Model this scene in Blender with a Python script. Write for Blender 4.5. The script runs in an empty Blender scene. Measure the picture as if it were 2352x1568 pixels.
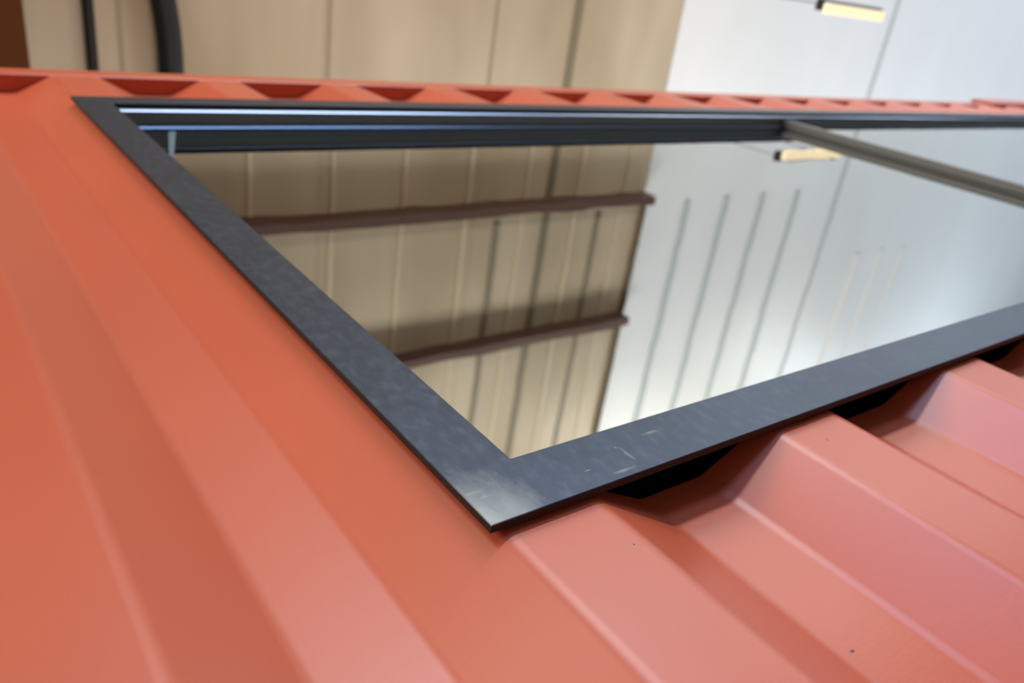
import bpy, bmesh, math, random
from mathutils import Vector, Matrix
random.seed(4)
sc = bpy.context.scene
ZO = 0.88            # height of the wall datum (window sill line) above the shop floor

# ------------------------------------------------------------------ camera
cam_d = bpy.data.cameras.new('camera'); cam = bpy.data.objects.new('camera', cam_d)
sc.collection.objects.link(cam)
RX = Vector((0.79817067, -0.13498998, -0.58711267))
RD = Vector((-0.15840783, 0.89324855, -0.4207303))
RF = Vector((0.58123192, 0.42881783, 0.69158133))
CP = Vector((-0.26166343, -0.3149168, -0.20880592 + ZO))
M = Matrix((RX, -RD, -RF)).transposed().to_4x4(); M.translation = CP
cam.matrix_world = M
cam_d.sensor_width = 36; cam_d.lens = 27.907
cam_d.clip_start = 0.02; cam_d.clip_end = 200
cam_d.dof.use_dof = True; cam_d.dof.focus_distance = 0.50; cam_d.dof.aperture_fstop = 6.7
sc.camera = cam

# ------------------------------------------------------------------ world and lights
w = bpy.data.worlds.new('daylight'); sc.world = w; w.use_nodes = True
w.node_tree.nodes['Background'].inputs[0].default_value = (0.80, 0.91, 1.06, 1)
w.node_tree.nodes['Background'].inputs[1].default_value = 0.3
sc.view_settings.view_transform = 'Standard'; sc.view_settings.look = 'None'
sc.view_settings.exposure = 0.0; sc.view_settings.gamma = 1.0
sc.view_settings.use_curve_mapping = False

def area(name, loc, target, sx, sy, power, col):
    l = bpy.data.lights.new(name, 'AREA'); l.shape = 'RECTANGLE'; l.size = sx; l.size_y = sy
    l.energy = power; l.color = col
    o = bpy.data.objects.new(name, l); sc.collection.objects.link(o)
    o.location = loc
    o.rotation_euler = (Vector(target) - Vector(loc)).to_track_quat('-Z', 'Y').to_euler()
    return o
CZ = 6.0 - 0.2088 + ZO     # ceiling height
WARM, COOL, DAY = (1.0, 0.90, 0.76), (0.80, 0.91, 1.06), (0.72, 0.88, 1.14)
area('right_door_daylight', (23.5, -4.0, 2.6), (0, -4.0, 2.6), 8.0, 4.8, 180, DAY)
area('front_window_daylight', (3.0, -8.9, 2.7), (3.0, 0, 2.7), 5.6, 1.6, 180, (0.52, 0.80, 1.32))
area('front_clerestory_daylight', (4.5, -8.9, 5.6), (4.5, 0, 5.0), 7.0, 1.4, 170, (0.74, 0.90, 1.14))
for x in (3.0, 9.0, 15.0):
    area('high_bay_lamp', (x, -6.6, CZ - 0.5), (x, -5.0, 0), 3.6, 1.6, 55 if x < 5 else 28, COOL)
for x in (-3.0, 3.0, 9.0, 15.0):
    area('front_ceiling_fill', (x, -6.9, CZ - 2.4), (x, -3.2, CZ), 3.6, 1.0, 225 if x < 5 else 180, (1.0, 0.96, 0.86) if x < 12 else (0.86, 0.96, 1.07))  # unseen fill lights, added to brighten the ceiling in front
for x in (1.0, 6.0, 11.0, 16.0):
    area('over_roof_ceiling_fill', (x, 1.5, 2.75), (x, 0.2, CZ), 2.0, 0.6, 62 if x == 6.0 else 34, (1.0, 0.96, 0.86) if x < 8 else (0.84, 0.95, 1.08))  # added fill hidden above the container, lifts the ceiling
area('rear_ceiling_fill', (0.5, 5.5, CZ - 2.4), (0.5, 4.0, CZ), 3.6, 1.0, 60, WARM)  # added rear fill, lights the ceiling without reaching the painted wall
for x in (8.0, 13.0, 19.0):
    area('rear_ceiling_fill', (x, 5.5, CZ - 2.4), (x, 4.0, CZ), 3.6, 1.0, 185, (0.94, 0.94, 0.94) if x < 12 else (0.84, 0.95, 1.08))
area('ceiling_glow_fill', (7.4, -6.3, CZ - 1.3), (7.3, -3.6, CZ), 0.5, 0.3, 10, (1.0, 0.86, 0.62))  # unseen light added for a warm glow on the white lining
area('left_bay_lamp', (-6.6, -4.0, CZ - 1.4), (-0.3, -0.3, 1.2), 2.4, 1.6, 280, (1.0, 0.92, 0.80))

# ------------------------------------------------------------------ helpers
def link(o, parent=None):
    sc.collection.objects.link(o)
    if parent: o.parent = parent
    return o
def mesh_obj(name, bm, mat, parent=None, smooth=False):
    me = bpy.data.meshes.new(name); bm.normal_update(); bm.to_mesh(me); bm.free()
    for m in (mat if isinstance(mat, (list, tuple)) else [mat]): me.materials.append(m)
    if smooth:
        for p in me.polygons: p.use_smooth = True
    return link(bpy.data.objects.new(name, me), parent)
def add_box(bm, x0, x1, y0, y1, z0, z1, mi=0):
    vs = [bm.verts.new((x, y, z)) for x in (x0, x1) for y in (y0, y1) for z in (z0, z1)]
    for f in ((0,1,3,2), (4,6,7,5), (0,4,5,1), (2,3,7,6), (0,2,6,4), (1,5,7,3)):
        fc = bm.faces.new([vs[i] for i in f]); fc.material_index = mi
def box(name, b, mat, parent=None, bevel=0.0, seg=2):
    bm = bmesh.new(); add_box(bm, *b)
    bmesh.ops.recalc_face_normals(bm, faces=bm.faces)
    if bevel:
        bmesh.ops.bevel(bm, geom=list(bm.edges), offset=bevel, segments=seg, profile=0.5, affect='EDGES')
    return mesh_obj(name, bm, mat, parent)
def prism(name, prof, axis, a0, a1, mat, parent=None, bevel=0):
    """extrude a closed profile along x ('x': prof=(y,z)), y ('y': (x,z)) or z ('z': (x,y))"""
    bm = bmesh.new()
    def pt(p, a):
        return {'x': (a, p[0], p[1]), 'y': (p[0], a, p[1]), 'z': (p[0], p[1], a)}[axis]
    A = [bm.verts.new(pt(p, a0)) for p in prof]; B = [bm.verts.new(pt(p, a1)) for p in prof]
    n = len(prof)
    for i in range(n): bm.faces.new((A[i], A[(i+1) % n], B[(i+1) % n], B[i]))
    bm.faces.new(A); bm.faces.new(B[::-1])
    bmesh.ops.recalc_face_normals(bm, faces=bm.faces)
    if bevel:
        bmesh.ops.bevel(bm, geom=list(bm.edges), offset=bevel, segments=2, profile=0.5, affect='EDGES')
    return mesh_obj(name, bm, mat, parent)
def tube(name, pts, r, mat, parent=None, n=20):
    bm = bmesh.new(); rings = []
    for i, p in enumerate(pts):
        p = Vector(p); d = (Vector(pts[min(i+1, len(pts)-1)]) - Vector(pts[max(i-1, 0)])).normalized()
        u = d.cross(Vector((0, 0, 1)));
        if u.length < 1e-3: u = Vector((1, 0, 0))
        u.normalize(); v = d.cross(u)
        rings.append([bm.verts.new(p + (u*math.cos(t) + v*math.sin(t))*r) for t in [2*math.pi*k/n for k in range(n)]])
    for a, b in zip(rings, rings[1:]):
        for k in range(n): bm.faces.new((a[k], a[(k+1) % n], b[(k+1) % n], b[k]))
    bm.faces.new(rings[0]); bm.faces.new(rings[-1][::-1])
    bmesh.ops.recalc_face_normals(bm, faces=bm.faces)
    return mesh_obj(name, bm, mat, parent, smooth=True)
def empty(name, loc=(0, 0, 0)):
    o = bpy.data.objects.new(name, None); o.location = loc; o.empty_display_size = 0.1
    return link(o)
def adopt(o, parent):      # parent built in world space, child keeps its place
    o.parent = parent; o.matrix_parent_inverse = Matrix.Translation(-Vector(parent.location))
def tag(o, label, cat, group=None):
    o['label'] = label; o['category'] = cat
    if group: o['group'] = group
    return o
def structure(o): o['kind'] = 'structure'; return o

# ------------------------------------------------------------------ materials
def mat(name, col, rough=0.5, metal=0.0, spec=0.5):
    m = bpy.data.materials.new(name); m.use_nodes = True
    b = m.node_tree.nodes['Principled BSDF']
    b.inputs['Base Color'].default_value = (*col, 1); b.inputs['Roughness'].default_value = rough
    b.inputs['Metallic'].default_value = metal; b.inputs['Specular IOR Level'].default_value = spec
    return m
def N(m, t, **kw):
    n = m.node_tree.nodes.new(t)
    for k, v in kw.items():
        if k in n.inputs: n.inputs[k].default_value = v
        else: setattr(n, k, v)
    return n
def L(m, a, ao, b, bi): m.node_tree.links.new(a.outputs[ao], b.inputs[bi])
def coords(m, scale=(1, 1, 1), rot=(0, 0, 0)):
    tc = N(m, 'ShaderNodeTexCoord'); mp = N(m, 'ShaderNodeMapping')
    mp.inputs['Scale'].default_value = scale; mp.inputs['Rotation'].default_value = rot
    L(m, tc, 'Object', mp, 'Vector'); return mp
def noise(m, mp, scale, detail=3, rough=0.5):
    n = N(m, 'ShaderNodeTexNoise'); n.inputs['Scale'].default_value = scale
    n.inputs['Detail'].default_value = detail; n.inputs['Roughness'].default_value = rough
    L(m, mp, 'Vector', n, 'Vector'); return n
def ramp(m, src, out, stops):
    r = N(m, 'ShaderNodeValToRGB'); e = r.color_ramp.elements
    e[0].position, e[0].color = stops[0][0], (*stops[0][1], 1)
    e[1].position, e[1].color = stops[-1][0], (*stops[-1][1], 1)
    for p, c in stops[1:-1]:
        k = e.new(p); k.color = (*c, 1)
    L(m, src, out, r, 'Fac'); return r
def bump(m, src, out, strength, dist, prev=None):
    b = N(m, 'ShaderNodeBump'); b.inputs['Strength'].default_value = strength
    b.inputs['Distance'].default_value = dist
    L(m, src, out, b, 'Height')
    if prev: L(m, prev, 'Normal', b, 'Normal')
    L(m, b, 'Normal', m.node_tree.nodes['Principled BSDF'], 'Normal'); return b

# orange-red container paint: faint brushed/sprayed texture and a few dirt specks
PAINT = (0.60, 0.110, 0.048)
paint = mat('container_paint', PAINT, 0.35, 0, 0.68)
pb = paint.node_tree.nodes['Principled BSDF']
n1 = noise(paint, coords(paint, (6, 6, 30)), 14, 4, 0.6)
b1 = bump(paint, n1, 'Fac', 0.10, 0.0006)
n2 = noise(paint, coords(paint, (120, 120, 6)), 3, 3, 0.6)
b2 = bump(paint, n2, 'Fac', 0.05, 0.0004, b1)
n3 = noise(paint, coords(paint), 3.0, 3, 0.5)
cr = ramp(paint, n3, 'Fac', [(0.3, tuple(c*0.95 for c in PAINT)), (0.7, tuple(c*1.04 for c in PAINT))])
col_src = (cr, 'Color')
for k, (x, y, z, rr) in enumerate(((-0.0200, 0.0250, 0.078, 0.0011), (0.0666, 0.0, 0.0356, 0.0009), (0.1561, 0.0338, -0.0751, 0.0012),
                                   (0.3077, 0.0, 0.0545, 0.0011), (0.2178, 0.0338, 0.0790, 0.0012))):
    tc = N(paint, 'ShaderNodeTexCoord'); vm = N(paint, 'ShaderNodeVectorMath', operation='SUBTRACT')
    L(paint, tc, 'Object', vm, 0); vm.inputs[1].default_value = (x, y, z + ZO)
    v2 = N(paint, 'ShaderNodeVectorMath', operation='MULTIPLY'); v2.inputs[1].default_value = (0.6 + 0.5*(k % 2), 0.35, 1.1)
    L(paint, vm, 0, v2, 0)
    v3 = N(paint, 'ShaderNodeVectorMath', operation='LENGTH'); L(paint, v2, 0, v3, 0)
    lt = N(paint, 'ShaderNodeMath', operation='LESS_THAN'); L(paint, v3, 'Value', lt, 0); lt.inputs[1].default_value = rr
    mx = N(paint, 'ShaderNodeMix', data_type='RGBA'); L(paint, lt, 0, mx, 'Factor')
    paint.node_tree.links.new(col_src[0].outputs[col_src[1]], mx.inputs[6]); mx.inputs[7].default_value = (0.10, 0.015, 0.01, 1)
    col_src = (mx, 2)
paint.node_tree.links.new(col_src[0].outputs[col_src[1]], pb.inputs['Base Color'])

# dark mill-scale steel trim
steel = mat('blackened_steel', (0.10, 0.115, 0.14), 0.36, 0.75, 0.5)
sb = steel.node_tree.nodes['Principled BSDF']
s1 = noise(steel, coords(steel, (1, 1, 0.6)), 120, 5, 0.6)
s2 = noise(steel, coords(steel, (1, 1, 1)), 9, 3, 0.6)
c1 = ramp(steel, s1, 'Fac', [(0.32, (0.046, 0.060, 0.088)), (0.52, (0.054, 0.070, 0.102)), (0.72, (0.080, 0.096, 0.128))])
c2 = ramp(steel, s2, 'Fac', [(0.38, (0.86, 0.87, 0.86)), (0.62, (1.0, 1.0, 1.0))])
mxs = N(steel, 'ShaderNodeMix', data_type='RGBA', blend_type='MULTIPLY'); mxs.inputs[0].default_value = 1.0
L(steel, c1, 'Color', mxs, 6); L(steel, c2, 'Color', mxs, 7)
# mill scale ground off to bare metal round the corner weld
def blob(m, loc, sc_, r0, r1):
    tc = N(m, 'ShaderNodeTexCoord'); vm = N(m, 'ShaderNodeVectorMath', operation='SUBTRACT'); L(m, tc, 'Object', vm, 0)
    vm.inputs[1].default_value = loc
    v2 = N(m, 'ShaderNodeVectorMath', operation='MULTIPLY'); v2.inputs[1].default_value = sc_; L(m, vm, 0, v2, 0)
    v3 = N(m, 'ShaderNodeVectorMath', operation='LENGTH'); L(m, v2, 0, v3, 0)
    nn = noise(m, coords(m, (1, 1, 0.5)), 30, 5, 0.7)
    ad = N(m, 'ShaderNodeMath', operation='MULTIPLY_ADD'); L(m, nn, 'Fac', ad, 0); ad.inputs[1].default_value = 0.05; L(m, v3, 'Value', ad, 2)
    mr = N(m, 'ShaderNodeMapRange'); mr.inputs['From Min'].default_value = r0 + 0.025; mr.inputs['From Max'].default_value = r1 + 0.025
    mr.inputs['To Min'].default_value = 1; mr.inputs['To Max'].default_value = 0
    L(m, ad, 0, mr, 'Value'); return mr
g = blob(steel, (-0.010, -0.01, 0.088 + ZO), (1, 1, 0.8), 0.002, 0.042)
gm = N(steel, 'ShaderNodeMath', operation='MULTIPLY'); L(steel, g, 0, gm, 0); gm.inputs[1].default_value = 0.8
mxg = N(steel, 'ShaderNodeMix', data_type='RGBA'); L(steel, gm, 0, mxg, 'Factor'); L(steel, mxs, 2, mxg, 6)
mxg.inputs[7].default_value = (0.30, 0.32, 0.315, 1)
prev = mxg
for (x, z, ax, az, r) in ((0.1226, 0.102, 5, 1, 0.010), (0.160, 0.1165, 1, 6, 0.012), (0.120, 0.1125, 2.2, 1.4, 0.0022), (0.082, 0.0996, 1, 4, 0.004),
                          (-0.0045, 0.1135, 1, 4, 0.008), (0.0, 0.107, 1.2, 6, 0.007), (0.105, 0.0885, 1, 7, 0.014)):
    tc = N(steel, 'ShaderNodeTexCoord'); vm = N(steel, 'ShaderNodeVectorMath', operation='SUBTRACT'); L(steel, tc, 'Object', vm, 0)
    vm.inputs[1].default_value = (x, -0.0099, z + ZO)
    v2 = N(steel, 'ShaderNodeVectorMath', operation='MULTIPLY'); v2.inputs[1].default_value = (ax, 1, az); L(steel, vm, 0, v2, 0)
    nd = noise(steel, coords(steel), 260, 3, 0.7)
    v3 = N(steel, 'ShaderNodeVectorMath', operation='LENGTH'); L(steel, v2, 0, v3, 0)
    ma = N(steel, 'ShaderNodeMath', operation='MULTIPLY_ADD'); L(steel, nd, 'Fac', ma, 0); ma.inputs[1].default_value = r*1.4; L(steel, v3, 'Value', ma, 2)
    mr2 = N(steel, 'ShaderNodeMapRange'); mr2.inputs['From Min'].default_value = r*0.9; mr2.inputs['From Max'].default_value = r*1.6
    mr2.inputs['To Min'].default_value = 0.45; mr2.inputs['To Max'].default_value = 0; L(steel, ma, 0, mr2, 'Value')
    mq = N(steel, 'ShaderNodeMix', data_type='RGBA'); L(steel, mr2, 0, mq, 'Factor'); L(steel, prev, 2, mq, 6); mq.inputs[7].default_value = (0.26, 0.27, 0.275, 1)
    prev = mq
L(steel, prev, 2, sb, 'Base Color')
rr = N(steel, 'ShaderNodeMapRange'); rr.inputs['To Min'].default_value = 0.30; rr.inputs['To Max'].default_value = 0.46
L(steel, s1, 'Fac', rr, 'Value'); L(steel, rr, 0, sb, 'Roughness')
bump(steel, s1, 'Fac', 0.12, 0.0006)

shade_edge = mat('shaded_steel_edge', (0.022, 0.018, 0.020), 0.55, 0.0, 0.3)  # shade put into the colour of the bar's side faces, muting orange reflections
alu = mat('dark_anodised_aluminium', (0.17, 0.168, 0.165), 0.42, 0.2, 0.5)
alu_edge = mat('bright_aluminium_rail', (0.33, 0.40, 0.54), 0.28, 0.95, 0.5)
alu_edge2 = mat('worn_aluminium_rail', (0.30, 0.36, 0.46), 0.30, 0.9, 0.5)
gasket = mat('black_rubber_gasket', (0.012, 0.012, 0.013), 0.6)
block_m = mat('grey_blue_matte', (0.13, 0.19, 0.21), 0.5)

glass = bpy.data.materials.new('reflective_tinted_glass'); glass.use_nodes = True
nt = glass.node_tree; nt.nodes.clear()
out = nt.nodes.new('ShaderNodeOutputMaterial'); mixs = nt.nodes.new('ShaderNodeMixShader')
gl = nt.nodes.new('ShaderNodeBsdfGlossy'); gl.inputs['Color'].default_value = (0.93, 0.95, 0.93, 1); gl.inputs['Roughness'].default_value = 0.0
tr = nt.nodes.new('ShaderNodeBsdfTransparent'); tr.inputs['Color'].default_value = (0.96, 0.97, 0.96, 1)
fr = nt.nodes.new('ShaderNodeFresnel'); fr.inputs['IOR'].default_value = 1.55
mr = nt.nodes.new('ShaderNodeMapRange'); mr.inputs['To Min'].default_value = 0.58; mr.inputs['To Max'].default_value = 1.0
nt.links.new(fr.outputs[0], mr.inputs['Value']); nt.links.new(mr.outputs[0], mixs.inputs[0])
nt.links.new(tr.outputs[0], mixs.inputs[1]); nt.links.new(gl.outputs[0], mixs.inputs[2]); nt.links.new(mixs.outputs[0], out.inputs['Surface'])
# toughened glass is never quite flat
tcg = nt.nodes.new('ShaderNodeTexCoord'); ng = nt.nodes.new('ShaderNodeTexNoise'); ng.inputs['Scale'].default_value = 5
bg = nt.nodes.new('ShaderNodeBump'); bg.inputs['Strength'].default_value = 0.03; bg.inputs['Distance'].default_value = 0.01
nt.links.new(tcg.outputs['Object'], ng.inputs['Vector']); nt.links.new(ng.outputs['Fac'], bg.inputs['Height']); nt.links.new(bg.outputs[0], gl.inputs['Normal'])

inner = glass.copy(); inner.name = 'coated_inner_glass'
for n_ in inner.node_tree.nodes:
    if n_.type == 'MAP_RANGE': n_.inputs['To Min'].default_value = 0.88
    if n_.type == 'BSDF_TRANSPARENT': n_.inputs['Color'].default_value = (0.30, 0.33, 0.33, 1)
clear = bpy.data.materials.new('clear_glass_back'); clear.use_nodes = True
nt2 = clear.node_tree; nt2.nodes.clear(); o2 = nt2.nodes.new('ShaderNodeOutputMaterial'); t2 = nt2.nodes.new('ShaderNodeBsdfTransparent')
t2.inputs['Color'].default_value = (0.97, 0.98, 0.97, 1); nt2.links.new(t2.outputs[0], o2.inputs['Surface'])

def vinyl(name, a, b, rough, sc_=(1, 1, 1)):
    m = mat(name, a, rough, 0, 0.4)
    n = noise(m, coords(m, sc_), 1.1, 3, 0.5)
    c = ramp(m, n, 'Fac', [(0.35, a), (0.65, b)])
    L(m, c, 'Color', m.node_tree.nodes['Principled BSDF'], 'Base Color')
    n2 = noise(m, coords(m, (1.0, 0.35, 1)), 1.2, 1, 0.4)
    bump(m, n2, 'Fac', 0.5, 0.06)
    return m
beige = vinyl('beige_insulation_facing', (0.43, 0.335, 0.215), (0.56, 0.45, 0.31), 0.38, (1.1, 0.3, 1))
white = vinyl('white_roof_lining', (0.80, 0.80, 0.79), (0.84, 0.84, 0.83), 0.40, (0.7, 0.3, 1))
seam_m = mat('brown_seam_tape', (0.20, 0.155, 0.09), 0.5)
seam_w = mat('grey_seam_tape', (0.52, 0.55, 0.54), 0.5)
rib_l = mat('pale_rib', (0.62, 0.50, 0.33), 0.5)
rib_d = mat('dark_lap', (0.24, 0.19, 0.12), 0.5)  # dark brown laps in the lining
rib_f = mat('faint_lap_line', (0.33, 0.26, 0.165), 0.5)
rib_w = mat('grey_rib', (0.50, 0.54, 0.53), 0.5)
rib_wl = mat('cream_rib', (0.86, 0.82, 0.78), 0.5)
purl = mat('red_brown_primer', (0.095, 0.042, 0.028), 0.55)
beam_m = mat('brown_beam_paint', (0.085, 0.024, 0.001), 0.7, 0, 0.2)
black = mat('black_rubber', (0.009, 0.010, 0.010), 0.5, 0, 0.3)
darkm = mat('dark_grey_metal', (0.03, 0.03, 0.028), 0.5)
concrete = mat('concrete_floor', (0.11, 0.105, 0.10), 0.55)
cn = noise(concrete, coords(concrete), 1.5, 5, 0.6)
cc = ramp(concrete, cn, 'Fac', [(0.3, (0.09, 0.086, 0.082)), (0.7, (0.13, 0.125, 0.12))]); L(concrete, cc, 'Color', concrete.node_tree.nodes['Principled BSDF'], 'Base Color')
wallm = mat('pale_wall_cladding', (0.70, 0.69, 0.66), 0.6)
walldark = mat('brown_wall_cladding', (0.22, 0.12, 0.07), 0.6)
interior = mat('plywood_lining', (0.10, 0.085, 0.06), 0.7)
lampm = bpy.data.materials.new('warm_tube_light'); lampm.use_nodes = True
le = lampm.node_tree.nodes['Principled BSDF']; le.inputs['Base Color'].default_value = (0.9, 0.85, 0.6, 1)
le.inputs['Base Color'].default_value = (0.9, 0.85, 0.6, 1)
le.inputs['Emission Color'].default_value = (1.0, 0.84, 0.52, 1); le.inputs['Emission Strength'].default_value = 1.0

# ------------------------------------------------------------------ the shop: floor, walls, ceiling
structure(box('floor', (-9, 24, -9, 9, -0.2, 0.0), concrete))
structure(box('wall_back', (-9, 24, 9.0, 9.2, 0.0, CZ + 0.3), wallm))
structure(box('wall_left', (-9.2, -9.0, -9, 9.2, 0.0, CZ + 0.3), walldark))
bm = bmesh.new()
add_box(bm, 24.0, 24.2, -9, -8.2, 0, CZ + 0.3); add_box(bm, 24.0, 24.2, 0.2, 9.2, 0, CZ + 0.3); add_box(bm, 24.0, 24.2, -8.2, 0.2, 5.2, CZ + 0.3)
structure(mesh_obj('wall_right', bm, wallm))
bm = bmesh.new()
add_box(bm, -9, 1.8, -9.2, -9, 0, CZ + 0.3); add_box(bm, 12.2, 24.2, -9.2, -9, 0, CZ + 0.3); add_box(bm, 1.8, 12.2, -9.2, -9, 3.8, CZ + 0.3)
structure(mesh_obj('wall_front', bm, wallm))

XB = 6.38            # where the beige lining stops and the white lining starts
ceil = structure(box('ceiling', (-9.2, 24.2, -9.2, 9.2, CZ + 0.05, CZ + 0.25), darkm))
def part(o): adopt(o, ceil); return o
def ceil_panel(x0, x1, m): part(box('insulation_panel', (x0, x1, -9, 9, CZ, CZ + 0.05), m))
bx = [-9, -6, -3.2, 1.04, 2.48, 4.08, 4.98, XB]
for a, b in zip(bx, bx[1:]): ceil_panel(a, b - 0.004, beige)
wx = [XB, 10.35, 14.4, 18.5, 24]
for a, b in zip(wx, wx[1:]): ceil_panel(a, b - 0.004, white)
def strip(name, x, wd, y0, y1, m, dz=0.012): part(box(name, (x - wd/2, x + wd/2, y0, y1, CZ - dz, CZ + 0.01), m))
for x, wd, m in ((4.98, 0.085, seam_m), (10.36, 0.09, seam_w)): strip('seam_strip', x, wd, -9, 9, m)
for x in (1.04, 2.52, 4.06): strip('seam_strip', x, 0.03, -0.9, 9, rib_f, 0.004)
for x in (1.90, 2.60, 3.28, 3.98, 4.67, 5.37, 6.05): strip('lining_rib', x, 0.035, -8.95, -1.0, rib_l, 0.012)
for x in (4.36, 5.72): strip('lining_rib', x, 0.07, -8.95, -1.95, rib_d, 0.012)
for x in (7.15, 7.87, 8.60, 9.37): strip('lining_rib', x, 0.09, -8.95, -1.9, rib_w, 0.02)
for x in (11.5, 12.2, 12.9): strip('lining_rib', x, 0.09, -8.95, -3.0, rib_wl, 0.02)

# purlins hanging below the beige lining, one behind the other
def purlin(y, x0, x1, label):
    z1, z0 = CZ, CZ - 0.20
    t = 0.012; d = 0.088
    zp = [(y, z1), (y, z0), (y - d, z0), (y - d, z0 + 0.025), (y - d + t, z0 + 0.025), (y - d + t, z0 + t), (y - t, z0 + t), (y - t, z1 - t), (y - d, z1 - t), (y - d, z1)]
    o = prism('roof_purlin', zp, 'x', x0, x1, purl)
    tag(o, label, 'purlin', 'steel purlins under the beige lining'); return o
purlin(-1.73, -3.0, XB - 0.02, 'red-brown steel purlin mirrored across the upper part of the window glass')
purlin(-3.21, -3.0, XB - 0.02, 'red-brown steel purlin mirrored lower in the glass, near the bottom corner of the window')
# rafter where the beige lining ends
raf = prism('roof_rafter', [(XB - 0.03, CZ), (XB + 0.03, CZ), (XB + 0.03, CZ - 0.02), (XB + 0.006, CZ - 0.02), (XB + 0.006, CZ - 0.07), (XB - 0.006, CZ - 0.07), (XB - 0.006, CZ - 0.02), (XB - 0.03, CZ - 0.02)], 'y', -8.95, -1.85, seam_m)
tag(raf, 'thin dark steel rafter between beige and white ceiling, mirrored in the glass', 'rafter')
# beam, pipe and duct above the container
bb = empty('roof_beam', (0.2, 0, CZ - 0.3))
x0 = 0.46
for nm, b in (('bottom_flange', (x0 - 0.42, x0, -9, 9, CZ - 0.32, CZ - 0.30)), ('web', (x0 - 0.22, x0 - 0.20, -9, 9, CZ - 0.30, CZ - 0.02)), ('top_flange', (x0 - 0.42, x0, -9, 9, CZ - 0.02, CZ))):
    adopt(box(nm, b, beam_m), bb)
tag(bb, 'brown painted steel roof beam at the upper left edge above the container', 'beam')
cp = tube('conduit_pipe', [(0.855, -4.0 + 0.5*i, CZ - 0.04) for i in range(26)], 0.034, black)
tag(cp, 'thin straight black pipe on the beige ceiling beside the brown beam', 'pipe')
hp = []
for i in range(68):
    y = -0.3 + i*0.08
    hp.append((1.33 - 0.20*((y - 0.62))**2 if y < 0.62 else 1.33, y, CZ - 0.085))
vd = tube('ventilation_hose', hp, 0.082, black)
tag(vd, 'thick black bowed hose running along the beige ceiling right of the thin pipe', 'hose')

# warm strip light hanging above the container rail
LZ = 2.36 - 0.2088 + ZO
sl = empty('strip_light', (3.6, -0.31, LZ + 0.06))
adopt(box('lamp_tube', (3.32, 3.82, -0.335, -0.290, LZ - 0.005, LZ + 0.02), lampm, bevel=0.004), sl)
adopt(prism('lamp_housing', [(-0.337, LZ + 0.008), (-0.337, LZ + 0.021), (-0.300, LZ + 0.021), (-0.300, LZ + 0.06), (-0.352, LZ + 0.06), (-0.352, LZ + 0.03)], 'x', 3.315, 3.83, darkm), sl)
for x in (3.34, 3.78):
    adopt(tube('hanger', [(x, -0.33, LZ + 0.055), (x, -0.33, CZ)], 0.002, darkm, n=8), sl)
tag(sl, 'small warm yellow strip light in a dark housing at the upper right', 'light')

# ------------------------------------------------------------------ shipping container
PITCH, A_, S_, D_ = 0.278, 0.0770, 0.0667, 0.0338
R_ = PITCH - A_ - 2*S_
ZB, ZR = -0.88 + 0.16, 1.5711
X_L, X_R = -1.39, 4.60
cont = empty('shipping_container', (1.6, 0.0, 0.0))
tag(cont, 'orange-red painted corrugated steel shipping container filling the foreground', 'container')
FIL = 0.006          # fillet length on each side of a bend
corners = []
k0, k1 = math.floor(X_L / PITCH) , math.ceil(X_R / PITCH)
for k in range(k0, k1 + 1):
    o = k*PITCH
    corners += [(o, 0.0), (o + A_, 0.0), (o + A_ + S_, D_), (o + A_ + S_ + R_, D_)]
prof = []
for i in range(1, len(corners) - 1):
    p0, p, p2 = Vector(corners[i-1]), Vector(corners[i]), Vector(corners[i+1])
    a = p + (p0 - p).normalized()*FIL; b = p + (p2 - p).normalized()*FIL
    for t in (0, .25, .5, .75, 1.0):
        q = a*(1-t)**2 + p*2*t*(1-t) + b*t*t; prof.append((q.x, q.y))
OX0, OX1, OZ0, OZ1 = 0.032, 4.24, 0.097, 1.298      # opening cut for the window
def yat(x):
    for (xa, ya), (xb, yb) in zip(prof, prof[1:]):
        if xa <= x <= xb: return ya + (yb - ya)*(x - xa)/(xb - xa)
prof += [(x, yat(x)) for x in (OX0, OX1)]
prof = sorted(p for p in prof if X_L <= p[0] <= X_R)
bm = bmesh.new(); zs = [ZB, OZ0, OZ1, ZR + 0.002]
grid = [[bm.verts.new((x, y, z + ZO)) for z in zs] for x, y in prof]
for i in range(len(prof) - 1):
    for j in range(3):
        if j == 1 and OX0 - 1e-6 <= prof[i][0] and prof[i+1][0] <= OX1 + 1e-6: continue
        bm.faces.new((grid[i][j], grid[i+1][j], grid[i+1][j+1], grid[i][j+1]))
for v in [v for v in bm.verts if not v.link_faces]: bm.verts.remove(v)
panel = mesh_obj('corrugated_panel', bm, paint, smooth=True)
md = panel.modifiers.new('thickness', 'SOLIDIFY'); md.thickness = 0.002; md.offset = -1
wn = panel.modifiers.new('flat facets', 'WEIGHTED_NORMAL'); wn.mode = 'FACE_AREA'; wn.weight = 90; wn.keep_sharp = False
adopt(panel, cont)
adopt(box('top_rail', (X_L, X_R - 0.6, -0.001, 0.060, ZR + ZO, ZR + 0.061 + ZO), paint, bevel=0.006, seg=4), cont)
adopt(box('bottom_rail', (X_L, X_R, -0.004, 0.060, 0.0, ZB + 0.004 + ZO), paint, bevel=0.005), cont)
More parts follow.
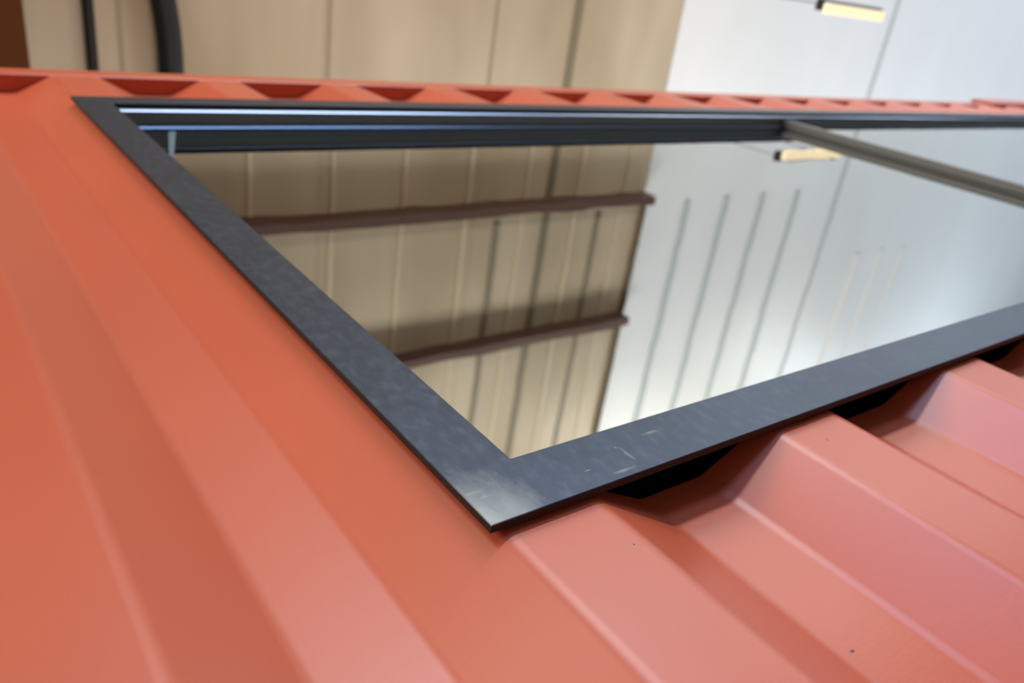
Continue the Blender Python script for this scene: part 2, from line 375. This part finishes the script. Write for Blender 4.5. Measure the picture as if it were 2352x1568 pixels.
# corner post and casting at the far end
adopt(box('corner_post', (X_R - 0.10, X_R + 0.03, -0.002, 0.12, ZB + ZO, ZR + ZO), paint, bevel=0.005), cont)
cc_ = box('corner_casting', (X_R - 0.56, X_R + 0.03, -0.012, 0.16, ZR - 0.006 + ZO, ZR + 0.112 + ZO), paint, bevel=0.006, seg=3)
adopt(cc_, cont)
adopt(box('roof_sheet', (X_L, X_R, 0.060, 2.43, ZR + 0.03 + ZO, ZR + 0.05 + ZO), paint), cont)
adopt(box('rear_side_panel', (X_L, X_R, 2.40, 2.43, 0.0, ZR + 0.03 + ZO), interior), cont)
adopt(box('end_panel', (X_L - 0.03, X_L, 0.0, 2.43, 0.0, ZR + 0.05 + ZO), paint), cont)
adopt(box('door_end_panel', (X_R, X_R + 0.03, 0.125, 2.43, 0.0, ZR + 0.05 + ZO), paint), cont)
adopt(box('plywood_floor', (X_L, X_R, 0.06, 2.40, 0.10, 0.14), interior), cont)

# ------------------------------------------------------------------ sliding window
XL, YF, ZT, ZBo, WF = -0.0117, -0.0099, 1.3309, 0.0817, 0.0528
XR = 4.29
win = empty('sliding_window', (1.6, -0.01, ZBo + ZO))
tag(win, 'wide window with dark grey steel surround set into the orange-red container wall', 'window')
def frame_ring(name, x0, x1, z0, z1, wd, y0, y1, m, bevel=0.0):
    bm = bmesh.new()
    o = [(x0, z0), (x1, z0), (x1, z1), (x0, z1)]
    i_ = [(x0+wd, z0+wd), (x1-wd, z0+wd), (x1-wd, z1-wd), (x0+wd, z1-wd)]
    V = {}
    for y in (y0, y1):
        for t, ps in (('o', o), ('i', i_)):
            for k, (x, z) in enumerate(ps): V[(y, t, k)] = bm.verts.new((x, y, z + ZO))
    for k in range(4):
        n = (k+1) % 4
        bm.faces.new((V[(y0,'o',k)], V[(y0,'o',n)], V[(y0,'i',n)], V[(y0,'i',k)]))
        bm.faces.new((V[(y1,'o',k)], V[(y1,'i',k)], V[(y1,'i',n)], V[(y1,'o',n)]))
        bm.faces.new((V[(y0,'o',k)], V[(y1,'o',k)], V[(y1,'o',n)], V[(y0,'o',n)]))
        bm.faces.new((V[(y0,'i',k)], V[(y0,'i',n)], V[(y1,'i',n)], V[(y1,'i',k)]))
    bmesh.ops.recalc_face_normals(bm, faces=bm.faces); bm.normal_update()
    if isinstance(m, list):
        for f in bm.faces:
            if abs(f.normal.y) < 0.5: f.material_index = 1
    if bevel:
        es = [e for e in bm.edges if abs(e.verts[0].co.y - e.verts[1].co.y) < 1e-6 and abs(e.verts[0].co.y - y0) < 1e-6
              and not (e.verts[0].co.x != e.verts[1].co.x and e.verts[0].co.z != e.verts[1].co.z)]
        bmesh.ops.bevel(bm, geom=es, offset=bevel, segments=2, profile=0.5, affect='EDGES')
    ob = mesh_obj(name, bm, m); adopt(ob, win); return ob
frame_ring('steel_surround', XL, XR, ZBo, ZT, WF, YF, YF + 0.006, [steel, shade_edge], 0.0007)
frame_ring('steel_liner', OX0 + 0.003, OX1 - 0.003, 0.126, OZ1 - 0.003, 0.004, YF + 0.006, 0.16, steel)
# aluminium window frame with two tracks
ix0, ix1, iz0, iz1 = XL + WF - 0.002, XR - WF + 0.002, ZBo + WF - 0.002, ZT - WF + 0.002
GY_IN, GY_OUT = 0.0345, 0.0170
frame_ring('window_frame', ix0 - 0.004, ix1 + 0.004, iz0 - 0.004, iz1 + 0.004, 0.005, 0.0035, 0.062, alu)
zt = iz1 - 0.001 + ZO
def hb(name, y0, y1, dz, m, x0=ix0, x1=None, up=True):
    x1 = x1 or ix1
    o = box(name, (x0, x1, y0, y1, (zt - dz) if up else (iz0 + ZO), zt if up else (iz0 + dz + ZO)), m, bevel=0.0004); adopt(o, win); return o
hb('front_seal', -0.0038, 0.0034, 0.0015, gasket)
def rail(y, dy, dz, m, z0=0.0005):     # lipped rail whose sloping face looks outward and down
    o = prism('track_rail', [(y, zt + 0.0005), (y, zt - z0), (y + dy, zt - dz), (y + dy + 0.001, zt - dz), (y + dy + 0.001, zt + 0.0005)], 'x', ix0, ix1, m); adopt(o, win)
rail(-0.0016, 0.0040, 0.0085, alu_edge)
rail(0.0272, 0.0029, 0.0130, alu_edge2, 0.0088)
hb('track_rail', 0.0035, 0.0075, 0.0050, alu, up=False)
# sashes: the left one slides on the inner track, the right one on the outer
MX = 1.925
def sash(x0, x1, y0, y1, gy, sl_, st, name, z1):
    z0 = iz0 + 0.0005 + ZO
    bm = bmesh.new()
    tp = 0.009
    for b in ((x0, x0 + sl_, y0, y1, z0, z1), (x1 - st, x1, y0, y1, z0, z1), (x0 + sl_, x1 - st, y0, y1, z1 - tp, z1), (x0 + sl_, x1 - st, y0, y1, z0, z0 + tp)):
        add_box(bm, *b)
    bmesh.ops.recalc_face_normals(bm, faces=bm.faces)
    s = mesh_obj(name, bm, alu); adopt(s, win)
    def sub(o): o.parent = s
    for yy, mm in ((gy, glass), (gy + 0.010, inner)):
        bm = bmesh.new(); add_box(bm, x0 + sl_ - 0.004, x1 - st + 0.004, yy, yy + 0.004, z0 + tp - 0.004, z1 - tp + 0.004)
        bmesh.ops.recalc_face_normals(bm, faces=bm.faces); bm.normal_update()
        for f in bm.faces: f.material_index = 0 if f.normal.y < -0.5 else 1
        sub(mesh_obj('glass_pane', bm, [mm, clear]))
    return s, sub
sL, subL = sash(ix0 + 0.001, MX + 0.034, 0.0316, 0.0560, GY_IN, 0.018, 0.031, 'sliding_sash', iz1 - 0.001 + ZO)
sR, subR = sash(MX, ix1 - 0.001, 0.0095, 0.0280, GY_OUT, 0.024, 0.024, 'sliding_sash', iz1 - 0.001 + ZO)
adopt(prism('slanted_bar', [(0.124, 1.258 + ZO), (0.136, 1.258 + ZO), (0.084, 1.085 + ZO), (0.077, 1.085 + ZO)], 'y', GY_IN - 0.0016, GY_IN - 0.0003, block_m), win)  # thin slanted grey-blue bar just in front of the left glass
